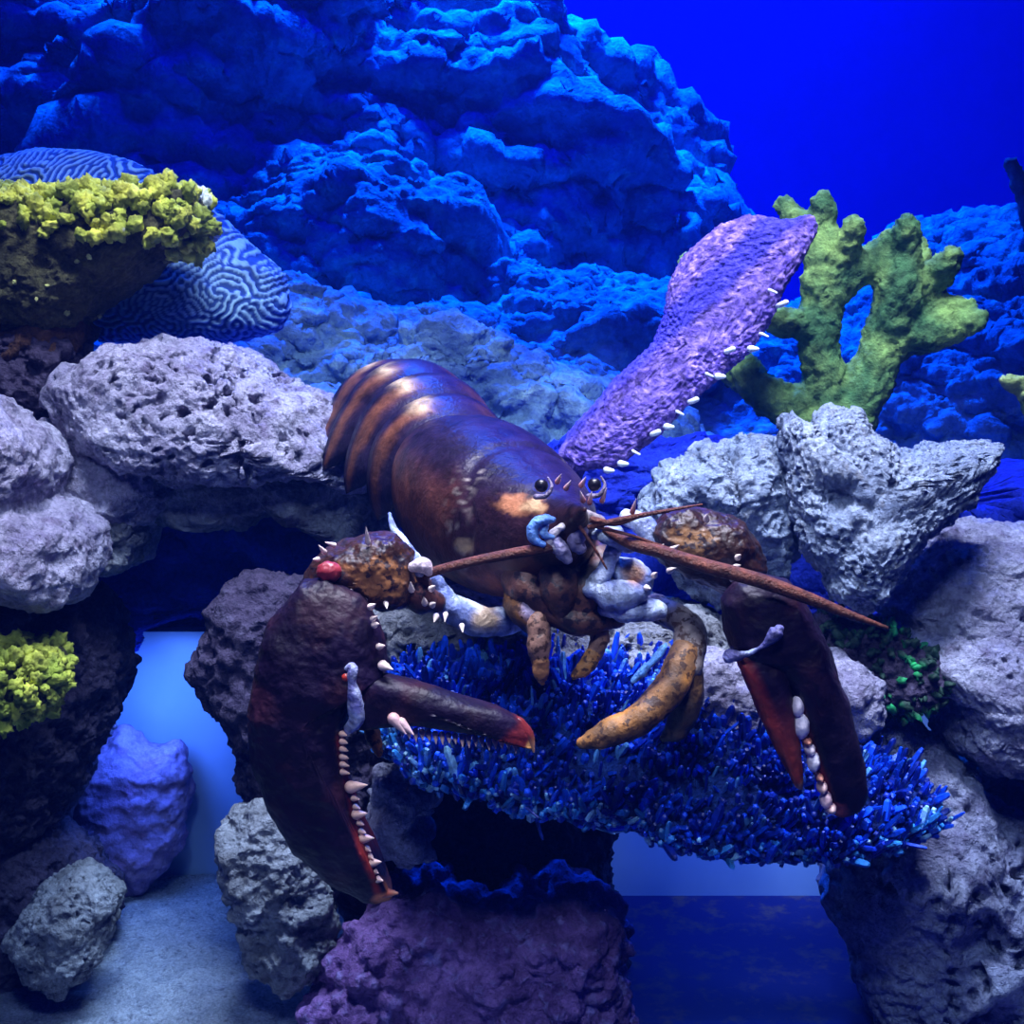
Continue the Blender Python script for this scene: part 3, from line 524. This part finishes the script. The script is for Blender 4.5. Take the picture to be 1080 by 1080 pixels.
# abdomen: overlapping tail bands over a dark core
seg = [(480, 503, .808, 73, 68), (463, 485, .836, 75, 71), (447, 469, .864, 76, 75), (431, 459, .892, 75, 77), (416, 457, .918, 71, 73), (408, 468, .94, 60, 60)]
A = axis(seg, 61); C = A[:, :3]; T, S, U = frames(C); Wd, Up_ = A[:, 3], A[:, 4]
lp('abdomen_core', tube(C, np.minimum(Wd, Up_) * 0.86, 40, 28, up=(0, 0, 1)), M_soft, rgb(.22, .17, .28))
for k in range(5):
    n1, n2 = 9, 72; fe = math.radians((227, 212, 200, 212, 208)[k]); f = np.linspace(math.radians(-46), fe, n2); q = np.linspace(0, 1, n1)
    lf = np.clip((f - fe) / math.radians(50) + 1, 0, 1); ends = np.maximum(lf, np.clip((math.radians(10) - f) / math.radians(56), 0, 1))          # 0 on the arch, 1 at the lobes' tips
    G = np.zeros((2, n1, n2, 3))
    for a_, t in enumerate(q):
        u = k * 12 - 2 + t * 13.5; wid = np.sqrt(np.clip(1 - ends ** 1.5, 0, 1)); mid = k * 12 + 4.5 + ends * 5; uu = np.clip(mid + (u - mid) * np.maximum(wid, 0.05), 0, 59.99)
        idx = uu.astype(int); fr = (uu - idx)[:, None]; L = lambda B: B[idx] * (1 - fr) + B[idx + 1] * fr
        cc, s_, u_ = L(C), L(S), L(U); w_, h_ = L(Wd[:, None])[:, 0], L(Up_[:, None])[:, 0]
        pr = 0.90 + 0.15 * t ** 0.8 + 0.02 * math.sin(math.pi * t); lo = 1 + 0.25 * ends ** 1.5 + (0, .02, .05, .22, .1)[k] * lf
        d = s_ * (np.cos(f) * w_ * lo)[:, None] + u_ * (np.sin(f) * h_ * (1 + 0.16 * ends))[:, None]
        G[0, a_] = cc + d * pr; G[1, a_] = cc + d * (pr - 0.035)
    V = G.reshape(-1, 3); gi = lambda o, a_, b_: o * n1 * n2 + a_ * n2 + b_; F = []
    for a_ in range(n1 - 1):
        for b_ in range(n2 - 1):
            F.append((gi(0, a_, b_), gi(0, a_ + 1, b_), gi(0, a_ + 1, b_ + 1), gi(0, a_, b_ + 1))); F.append((gi(1, a_, b_), gi(1, a_, b_ + 1), gi(1, a_ + 1, b_ + 1), gi(1, a_ + 1, b_)))
    for b_ in range(n2 - 1): F.append((gi(0, 0, b_), gi(0, 0, b_ + 1), gi(1, 0, b_ + 1), gi(1, 0, b_))); F.append((gi(0, n1 - 1, b_ + 1), gi(0, n1 - 1, b_), gi(1, n1 - 1, b_), gi(1, n1 - 1, b_ + 1)))
    for a_ in range(n1 - 1): F.append((gi(0, a_ + 1, 0), gi(0, a_, 0), gi(1, a_, 0), gi(1, a_ + 1, 0))); F.append((gi(0, a_, n2 - 1), gi(0, a_ + 1, n2 - 1), gi(1, a_ + 1, n2 - 1), gi(1, a_, n2 - 1)))
    fv = np.tile(f, 2 * n1); tv = np.tile(np.repeat(q, n2), 2)
    def scol(V):
        n = fbm(V * 60); band = sstep(0.46, 0.56, tv + 0.10 * n) * sstep(0.88, 0.78, tv + 0.08 * n); side = sstep(0.50, 0.64, fv / math.pi + .06 * n) + 0.45 * sstep(.42, .3, fv / math.pi)
        c = mixv(np.repeat((BLK * 1.2)[None], len(V), 0), rgb(.115, .038, .021), np.clip(band * side, 0, 1)); return mixv(c, CRM * .9, .9 * np.exp(-((fv - 2.0 + .2 * n) / 0.13) ** 2) * sstep(0.5, 0.75, tv + .3 * n))  # cream streaks on the bands double as painted white highlights
    lp('abdomen_segment', (V, np.array(F)), M_shell, scol)
# head: eyes, rostrum spines, mouth parts
for px, py in ((571, 512), (627, 511)):
    D, F = ico(4); p = at(px, py, .657); e_ = lp('eye', (p + D * 0.0037, F), M_eye, BLK)
    lp('eye_socket', ptube([(px + 7, py - 8, .652), (px + 11, py + 1, .650), (px + 5, py + 11, .650), (px - 6, py + 12, .654)], [1.2, 1.8, 2.6, 3], 14, 10), M_soft, rgb(.15, .13, .22), e_, 'pale curved rim around the black eye')
for a, b in (((588, 508), (592, 500)), ((597, 515), (602, 507)), ((613, 512), (618, 503)), ((622, 530), (624, 519)), ((615, 528), (612, 518)), ((635, 528), (640, 515)), ((667, 540), (671, 526))):
    lp('rostrum_spine', cone(at(*a, .652), at(*b, .648), 0.0016), M_tooth, lambda V: mixv(rgb(.5, .12, .1), rgb(.75, .6, .65), sstep(V[:, 2].min(), V[:, 2].max(), V[:, 2])))
lp('mouthparts', join([ptube([(545, 596, .70), (560, 622, .685), (580, 645, .68)], [22, 24, 16]), ptube([(632, 590, .70), (622, 620, .682), (606, 648, .678)], [24, 24, 16]), ptube([(588, 590, .69), (590, 620, .675), (594, 655, .675)], [26, 22, 10]), ptube([(570, 640, .68), (610, 655, .675), (650, 655, .68)], [12, 16, 9])]), M_arm, lambda V: mixv(rgb(.05, .022, .02), rgb(.17, .07, .045), sstep(-.2, .4, fbm(V * 60))), dis=[('fbm', 90, .003)])
for j, (pts, rr, cc) in enumerate([
    ([(583, 548), (572, 548), (562, 556), (563, 568), (572, 574)], [4, 6, 6, 6, 4], rgb(.12, .30, .75)), ([(575, 556), (573, 563), (582, 566)], [4, 5, 3], rgb(.20, .42, .85)),
    ([(592, 556), (584, 562), (580, 573), (588, 580)], [4, 5, 5, 4], rgb(.5, .47, .52)), ([(586, 572), (592, 580), (598, 590)], [9, 9, 6], rgb(.34, .32, .52)), ([(612, 560), (606, 572), (612, 578)], [9, 9, 7], rgb(.22, .20, .36)),
    ([(600, 548), (606, 556), (622, 556)], [9, 8, 6], rgb(.24, .22, .25)), ([(598, 538), (615, 546), (632, 550)], [8, 9, 7], rgb(.3, .26, .24))]):
    lp('antenna_base', ptube([(x, y, .652 + .002 * j) for x, y in pts], rr, 18, 12), M_soft, cc, dis=[('fbm', 200, .0015)])
ac = lambda V: mixv(rgb(.09, .024, .014), rgb(.17, .048, .025), sstep(-.2, .3, fbm(V * 120)))
lp('antenna', ptube([(590, 574, .662), (574, 578, .655), (540, 584, .652), (500, 592, .652), (460, 602, .656), (430, 612, .69), (380, 600, .74)], [6, 6.5, 6, 5.6, 5.2, 4, 2], 50, 12), M_ant, ac)
lp('antenna', ptube([(640, 560, .665), (668, 574, .652), (700, 583, .648), (745, 597, .642), (800, 612, .636), (850, 630, .634), (895, 648, .634), (935, 662, .636)], [5, 7, 7, 8, 8, 7, 5, 2], 60, 12), M_ant, ac)
for pts, rr in (([(622, 556), (655, 548), (690, 541), (740, 532)], [3, 3.4, 2.4, 1]), ([(625, 548), (650, 552), (680, 543), (705, 540)], [4, 3, 2, 1]), ([(630, 556), (660, 563), (690, 573), (712, 580)], [2, 1.8, 1.6, 1]), ([(612, 556), (628, 580), (640, 600)], [2, 1.6, 1])):
    lp('antennule', ptube([(x, y, .650) for x, y in pts], rr, 20, 8), M_ant, ac)
# arms: pale joints, spotted wrists
def pale(V): return mixv(rgb(.14, .19, .44), rgb(.58, .68, .86), sstep(-.15, .3, fbm(V * 70)))
def spines(parent, L, Y, r=0.0016):
    for a, b in L: lp('spine', cone(at(*a, Y), at(*b, Y - .004), r), M_tooth, rgb(.75, .62, .56), parent)
wristcol = lambda cx, cy: lambda V: spot(V, spot(V, np.repeat((BRN * .35)[None], len(V), 0), cx, cy, .66, 40, 28, rgb(.28, .115, .04), 1, .9), cx - 42, cy - 3, .66, 16, 14, rgb(.03, .012, .02), .8, .4)
V, F, c = blob([(318, 612), (328, 592), (345, 578), (385, 563), (418, 563), (436, 582), (444, 612), (430, 640), (402, 644), (372, 630), (345, 628), (325, 640)], .668, .022, .028, 7, .8, .8)
arm = lp('claw_wrist', (V, F), M_arm, wristcol(402, 610), label='spotted brown wrist of the big claw', dis=[('fbm', 50, .004), ('fbm', 160, .001)], seed=3)
D, F = ico(4); p = at(347, 603, .645); lp('wrist_knob', (p + D * rgb(.0068, .005, .0058), F), M_tooth, rgb(.25, .025, .035), arm, 'round red knob on the wrist', [('fbm', 260, .001)])
spines(arm, [((371, 602), (367, 608)), ((385, 633), (385, 641)), ((372, 618), (370, 625)), ((388, 572), (386, 556)), ((342, 582), (336, 575)), ((352, 575), (343, 572)), ((407, 636), (408, 642)), ((335, 590), (330, 590))], .650)
lp('claw_joint', ptube([(411, 542, .70), (414, 556, .69), (425, 572, .68), (436, 590, .67), (443, 600, .665)], [2, 3.5, 6, 8, 9], 24, 12), M_soft, pale, arm, 'pale blue joint', [('fbm', 150, .001)])
lp('claw_joint', ptube([(436, 598, .655), (446, 596, .655), (452, 602, .656)], [6, 9, 6], 14, 12), M_soft, rgb(.6, .5, .55), arm)
lp('arm_segment', ptube([(432, 615, .67), (444, 628, .672), (458, 634, .675)], [20, 20, 12], 16, 14), M_arm, rgb(.10, .035, .03), arm, None, [('fbm', 90, .002)])
spines(arm, [((434, 622), (433, 614)), ((448, 636), (447, 630)), ((455, 621), (459, 618)), ((456, 638), (459, 636)), ((460, 650), (458, 656))], .652, .0019)
o = lp('claw_arm', ptube([(452, 604, .68), (464, 626, .682), (482, 645, .685), (510, 655, .69), (540, 654, .70)], [7, 11, 17, 17, 15], 30, 14), M_soft, lambda V: spot(V, pale(V), 512, 655, .68, 18, 16, CRM * .7, .9, .4), None, 'pale bluish arm of the big claw', [('fbm', 90, .003)])
spines(o, [((487, 660), (488, 667)), ((470, 648), (469, 656))], .665)
for pts, rr, nm in (([(624, 562, .675), (645, 564, .668), (664, 576, .668)], [7, 11, 9], 'claw_arm'), ([(646, 582, .672), (638, 602, .668), (630, 620, .668)], [9, 10, 13], 'arm_segment'), ([(628, 622, .668), (650, 628, .664), (672, 626, .664)], [13, 17, 13], 'arm_segment'), ([(655, 600, .676), (672, 606, .672), (680, 618, .67)], [14, 14, 10], 'arm_segment'), ([(640, 640, .672), (668, 642, .668), (695, 645, .672)], [12, 15, 10], 'arm_segment'), ([(660, 545, .69), (676, 552, .685), (690, 572, .682)], [8, 12, 12], 'claw_joint')):
    if nm == 'claw_arm': ra = lp(nm, ptube(pts, rr, 18, 12), M_soft, pale, None, 'pale blue arm of the right claw', [('fbm', 120, .003)])
    else: lp(nm, ptube(pts, rr, 18, 12), M_soft, lambda V: spot(V, pale(V), 668, 604, .668, 14, 12, rgb(.35, .17, .07), .9, .4), ra, None, [('fbm', 120, .003)])
V, F, c = blob([(686, 560), (700, 540), (722, 534), (752, 540), (785, 552), (802, 572), (808, 600), (795, 625), (770, 630), (735, 612), (700, 596)], .685, .022, .028, 7, .8, .8)
armr = lp('claw_wrist', (V, F), M_arm, lambda V: spot(V, np.repeat((BRN * .25)[None], len(V), 0), 728, 570, .675, 26, 18, rgb(.26, .13, .05), .9, .7), label='dark spotted wrist of the right claw', dis=[('fbm', 50, .004), ('fbm', 160, .001)], seed=5)
spines(armr, [((745, 548), (746, 542)), ((778, 588), (781, 585)), ((776, 598), (781, 596)), ((773, 611), (777, 609)), ((770, 628), (777, 627)), ((692, 580), (700, 574)), ((708, 580), (716, 575)), ((706, 602), (713, 599)), ((690, 607), (693, 604)), ((682, 620), (686, 621))], .660, .0019)
# big claw on the left
def teeth(parent, L, Y, base=RED, tip=rgb(.8, .62, .55), name='claw_teeth'):
    ps, cs_ = [], []
    for a, b, r in L:
        v, f = cone(at(*a, Y - .006), at(*b, Y - .009), r * mpp(Y), 10); k = np.clip(np.linalg.norm(v - at(*a, Y), axis=1) / np.linalg.norm(at(*b, Y) - at(*a, Y)), 0, 1)
        lp('claw_tooth', (v, f), M_tooth, mixv(base, tip, sstep(.45, 1.05, k)), parent)
def clawcol(edge, Yc, w):
    E = np.array([at(x, y, Yc)[[0, 2]] for x, y in edge])
    def f(V):
        P = V[:, [0, 2]]; d = np.full(len(V), 9.)
        for a, b in zip(E[:-1], E[1:]):
            t = np.clip(((P - a) @ (b - a)) / ((b - a) @ (b - a)), 0, 1); d = np.minimum(d, np.linalg.norm(P - a - t[:, None] * (b - a), axis=1))
        n = fbm(V * 40); c = mixv(rgb(.008, .003, .018), rgb(.028, .007, .017), sstep(0.0, .5, n)); return mixv(c, rgb(.30, .028, .02), sstep(w * mpp(Yc), 0, d + .0015 * n))
    return f
V, F, c = blob([(305, 630), (318, 612), (345, 610), (380, 628), (398, 655), (408, 690), (412, 706), (385, 716), (372, 735), (362, 775), (368, 815), (376, 850), (385, 885), (396, 915), (402, 935), (417, 941), (412, 948), (392, 950), (350, 934), (312, 898), (282, 850), (266, 800), (262, 750), (270, 700), (285, 655)], .645, .020, .024, 8, .72, .8, c=(318, 760), smooth=3)
inner = [(362, 770), (366, 805), (376, 850), (386, 885), (398, 920), (402, 938), (417, 942)]
cb = clawcol(inner, .645, 6)
claw = lp('claw', (V, F), M_claw, lambda V: spot(V, spot(V, cb(V), 410, 942, .645, 18, 11, rgb(.75, .22, .08), 1, .2), 350, 640, .645, 45, 26, rgb(.05, .022, .03), .5, .8), label='big dark maroon claw hanging open on the left', dis=[('fbm', 45, .003), ('fbm', 150, .0006)])
L = [((362, 774 + 8 * q), (367 + q * .6, 775 + 8 * q), 3.2) for q in range(6)] + [((371, 830), (386, 827), 6), ((374, 842), (380, 842), 3), ((376, 851), (381, 852), 3), ((377, 859), (386, 857), 5), ((380, 868), (385, 869), 3), ((382, 877), (387, 878), 3), ((384, 884), (393, 883), 5), ((388, 895), (392, 897), 3), ((391, 903), (395, 905), 3), ((392, 910), (401, 908), 5), ((396, 919), (400, 920), 3), ((398, 927), (403, 928), 4)]
teeth(claw, [((a[0] - 1, a[1]), (b[0] + (1 if r > 3.5 else -1), b[1] + 1), r * 1.2) for a, b, r in L], .640, rgb(.50, .045, .02), rgb(.9, .55, .42))
teeth(claw, [((391, 640), (396, 637), 4), ((393, 653), (398, 650), 3.4), ((395, 659), (400, 658), 4), ((400, 682), (406, 681), 4), ((404, 702), (414, 706), 6)], .640, rgb(.30, .05, .03))
lp('claw_hinge', ptube([(362, 706, .630), (372, 704, .626), (371, 720, .626), (374, 738, .627), (376, 758, .630), (368, 768, .634)], [3, 5, 5, 8, 9, 6], 24, 12), M_soft, lambda V: mixv(rgb(.20, .20, .5), rgb(.62, .7, .95), sstep(-.2, .25, fbm(V * 90))), claw, 'pale blue hinge', [('fbm', 160, .002)])
D, F = ico(3); lp('hinge_knob', (at(365, 714, .628) + D * .0026, F), M_tooth, RED, claw)
V, F, c = blob([(372, 715), (385, 709), (412, 712), (450, 722), (490, 736), (525, 746), (550, 758), (561, 775), (563, 791), (556, 786), (548, 777), (520, 776), (480, 770), (440, 764), (400, 766), (378, 768), (370, 742)], .640, .012, .014, 7, .78, .8, c=(450, 745), smooth=2)
cd = clawcol([(380, 770), (440, 768), (520, 778), (550, 778), (562, 790)], .640, 5)
fin = lp('pincer_finger', (V, F), M_claw, lambda V: mixv(spot(V, spot(V, cd(V), 562, 778, .64, 34, 26, rgb(.16, .016, .018), .8, .5), 561, 786, .64, 8, 10, rgb(.85, .40, .12), 1, .2), rgb(.3, .03, .02), 0), claw, 'dark red moving finger with orange tip', dis=[('fbm', 60, .0015)])
teeth(claw, [((x, 769 + (x - 420) * .118), (x + 1, 778 + (x - 420) * .112 + 2.5 * ((x // 9) % 3 == 0)), 3.4) for x in range(424, 548, 7)], .644, rgb(.45, .10, .05), rgb(.75, .5, .4))
lp('finger_tip', ptube([(546, 764, .640), (557, 776, .639), (563, 793, .638)], [9, 7, 1], 12, 12), M_tooth, lambda V: mixv(rgb(.62, .28, .12), rgb(.16, .016, .016), sstep(at(0, 788, .64)[2], at(0, 772, .64)[2], V[:, 2])), claw, 'orange hooked tip of the moving finger')
lp('claw_tip', ptube([(392, 934, .640), (404, 941, .639), (419, 942, .638)], [9, 7, 1.5], 12, 12), M_tooth, lambda V: mixv(rgb(.40, .06, .03), rgb(.8, .36, .18), sstep(at(392, 0, .64)[0], at(415, 0, .64)[0], V[:, 0])), claw, 'orange tip of the big claw')
teeth(claw, [((415, 758), (428, 774), 7), ((423, 762), (436, 775), 6)], .634, rgb(.35, .10, .06), rgb(.6, .4, .4))
# right claw
V, F, c = blob([(760, 632), (775, 612), (800, 603), (830, 610), (852, 642), (872, 682), (893, 738), (911, 806), (914, 838), (905, 855), (886, 860), (873, 853), (866, 836), (856, 806), (846, 775), (838, 748), (828, 722), (812, 704), (792, 694), (774, 692), (764, 665)], .655, .020, .022, 7, .72, .8, c=(846, 692), smooth=3)
ci = clawcol([(836, 740), (846, 775), (860, 815), (872, 852)], .655, 8)
clr = lp('claw', (V, F), M_claw, lambda V: spot(V, spot(V, ci(V), 878, 852, .655, 14, 14, rgb(.55, .10, .08), .9, .3), 900, 760, .655, 34, 90, rgb(.022, .012, .035), .8, .3), label='dark maroon claw on the right resting on the slab', dis=[('fbm', 45, .0025), ('fbm', 150, .0006)])
for px, py, rx, ry, cc in ((841, 745, 7, 12, rgb(.85, .75, .82)), (845, 765, 9, 15, rgb(.9, .82, .88)), (851, 781, 4.5, 4.5, rgb(.7, .25, .15)), (854, 790, 6, 7, rgb(.85, .7, .75)), (858, 803, 7, 12, rgb(.9, .82, .88)), (864, 819, 4, 4, rgb(.75, .3, .2)), (867, 830, 5.5, 7, rgb(.75, .45, .4)), (871, 843, 6.5, 10, rgb(.8, .5, .52)), (876, 852, 6, 6, rgb(.8, .5, .45))):
    D, F = ico(4); m = mpp(.642); lp('claw_tooth', (at(px, py, .642) + D * rgb(rx * m, .006, ry * m), F), M_tooth, cc, clr, 'white molar tooth' if ry > 9 else None, [('fbm', 200, .0008)])
V, F, c = blob([(775, 690), (795, 680), (818, 686), (830, 706), (836, 740), (842, 780), (846, 812), (845, 832), (838, 829), (824, 802), (806, 766), (788, 726)], .648, .012, .012, 7, .78, .8, c=(810, 735), smooth=2)
cdr = clawcol([(778, 700), (806, 766), (824, 802), (842, 830)], .648, 20)
lp('pincer_finger', (V, F), M_claw, lambda V: spot(V, mixv(cdr(V), rgb(.33, .05, .03), sstep(at(0, 720, .648)[2], at(0, 815, .648)[2], V[:, 2]) * .7), 843, 828, .648, 7, 10, rgb(.65, .30, .14), .9, .2), clr, 'reddish moving finger of the right claw', [('fbm', 60, .0015)])
lp('claw_hinge', ptube([(770, 692, .642), (786, 690, .637), (803, 682, .634), (818, 669, .631), (822, 664, .631)], [8, 3.5, 3, 8, 6], 20, 12), M_soft, lambda V: mixv(rgb(.10, .10, .3), rgb(.5, .6, .95), sstep(.0, .3, fbm(V * 90))), clr, 'pale blue hinge', [('fbm', 160, .002)])
# walking legs
def leg(label, pts, rr, col, subs=()):
    o = lp('walking_leg', ptube(pts, rr, 36, 16), M_leg, col, None, label, [('fbm', 70, .0025), ('fbm', 220, .0008)])
    for nm, p2, r2, c2 in subs: lp(nm, ptube(p2, r2, 30, 14), M_leg if nm != 'joint_membrane' else M_soft, c2, o, None, [('fbm', 70, .0022), ('fbm', 220, .0008)])
    return o
oc = lambda V: mixv(rgb(.16, .08, .035), rgb(.44, .18, .04), sstep(-.15, .3, fbm(V * 55)))
leg('orange spotted walking leg reaching down onto the slab', [(690, 640, .70), (715, 652, .69), (728, 668, .682), (724, 700, .672)], [15, 15, 18, 18], lambda V: mixv(rgb(.16, .13, .13), rgb(.34, .28, .24), sstep(-.2, .3, fbm(V * 60))),
    [('leg_pincer', [(722, 690, .672), (705, 728, .660), (675, 757, .652), (640, 774, .648), (616, 783, .648)], [17, 19, 18, 15, 8], oc), ('leg_pincer', [(724, 698, .674), (724, 735, .672), (716, 765, .674), (700, 778, .676)], [16, 18, 14, 6], lambda V: mixv(rgb(.06, .04, .03), rgb(.20, .10, .04), sstep(-.1, .3, fbm(V * 55)))), ('joint_membrane', [(702, 680, .660), (690, 696, .656), (678, 708, .655), (668, 718, .655)], [2.5, 4, 5, 3], rgb(.12, .35, .8))])
leg('tan feeding leg hanging at the middle of the head', [(548, 625, .70), (553, 640, .685), (566, 655, .68)], [18, 21, 17], lambda V: spot(V, oc(V) * .6, 560, 640, .675, 14, 16, rgb(.36, .32, .5), .8, .5), [('leg_tip', [(567, 655, .675), (568, 682, .672), (570, 700, .672)], [12, 13, 10], rgb(.30, .16, .11)), ('leg_tip', [(570, 698, .670), (571, 712, .669), (572, 720, .669)], [10, 8, 3], rgb(.34, .15, .06))])
leg('short tan feeding leg right of the middle', [(622, 630, .69), (630, 652, .682), (632, 672, .68), (628, 690, .678)], [11, 12, 11, 9], rgb(.24, .13, .09), [('leg_tip', [(628, 688, .678), (618, 704, .674), (606, 713, .672)], [9, 9, 4], rgb(.42, .19, .05))])
leg('orange leg tip showing below the big claw hinge', [(372, 730, .70), (384, 750, .685), (392, 770, .675), (400, 796, .67)], [10, 11, 10, 3], rgb(.36, .12, .04))
# ------------------------------------------------------------------ lights
def area(name, loc, to, size, power, col, spread=180):
    l = bpy.data.lights.new(name, 'AREA'); l.energy = power; l.color = col; l.size = size; l.spread = math.radians(spread)
    o = bpy.data.objects.new(name, l); COL.objects.link(o); o.location = loc
    o.rotation_euler = (Vector(to) - Vector(loc)).to_track_quat('-Z', 'Y').to_euler(); return o
k_ = area('tank_lamp', (0.05, 0.58, 1.25), (0.05, 0.78, 0.35), 0.6, 38.0, (1.0, 0.335, 0.215), 76); k_.data.shape = 'RECTANGLE'; k_.data.size_y = 0.15
area('reef_lamp', (-0.1, 2.35, 2.7), (-0.05, 2.15, 0.5), 0.35, 130.0, (0.0, 0.48, 1.0), 64)
area('front_fill_lamp', (-0.05, 0.0, 1.15), (0.03, 0.72, 0.2), 0.2, 4.5, (1.0, 0.335, 0.215), 66)  # added front fill for claws and low rocks, no such lamp known
area('reef_fill_lamp', (-0.2, 1.6, 2.3), (-0.2, 2.3, 0.8), 0.8, 14.0, (0.0, 0.015, 1.0), 100)
area('wall_lamp', (0.6, 2.9, 2.9), (0.5, 3.7, 1.0), 1.2, 60.0, (0.0, 0.0, 1.0), 170)
area('step_fill_lamp', (-0.3, 0.94, 0.20), (-0.3, 1.02, 0.08), 0.06, 0.45, (0.22, 0.33, 1.0), 170)  # added light hidden behind the rocks to brighten the lower wall
area('step_fill_lamp', (0.2, 0.94, 0.2), (0.2, 1.02, 0.03), 0.06, 0.45, (0.10, 0.22, 1.0), 170)  # second hidden light, added for the right part of the lower wall
w = bpy.data.worlds.new('world'); SC.world = w; w.use_nodes = True
w.node_tree.nodes['Background'].inputs[0].default_value = (0.02, 0.02, 1.0, 1); w.node_tree.nodes['Background'].inputs[1].default_value = 0.125
SC.view_settings.view_transform = 'Standard'; SC.view_settings.look = 'None'; SC.view_settings.exposure = 0.0; SC.view_settings.gamma = 1.0
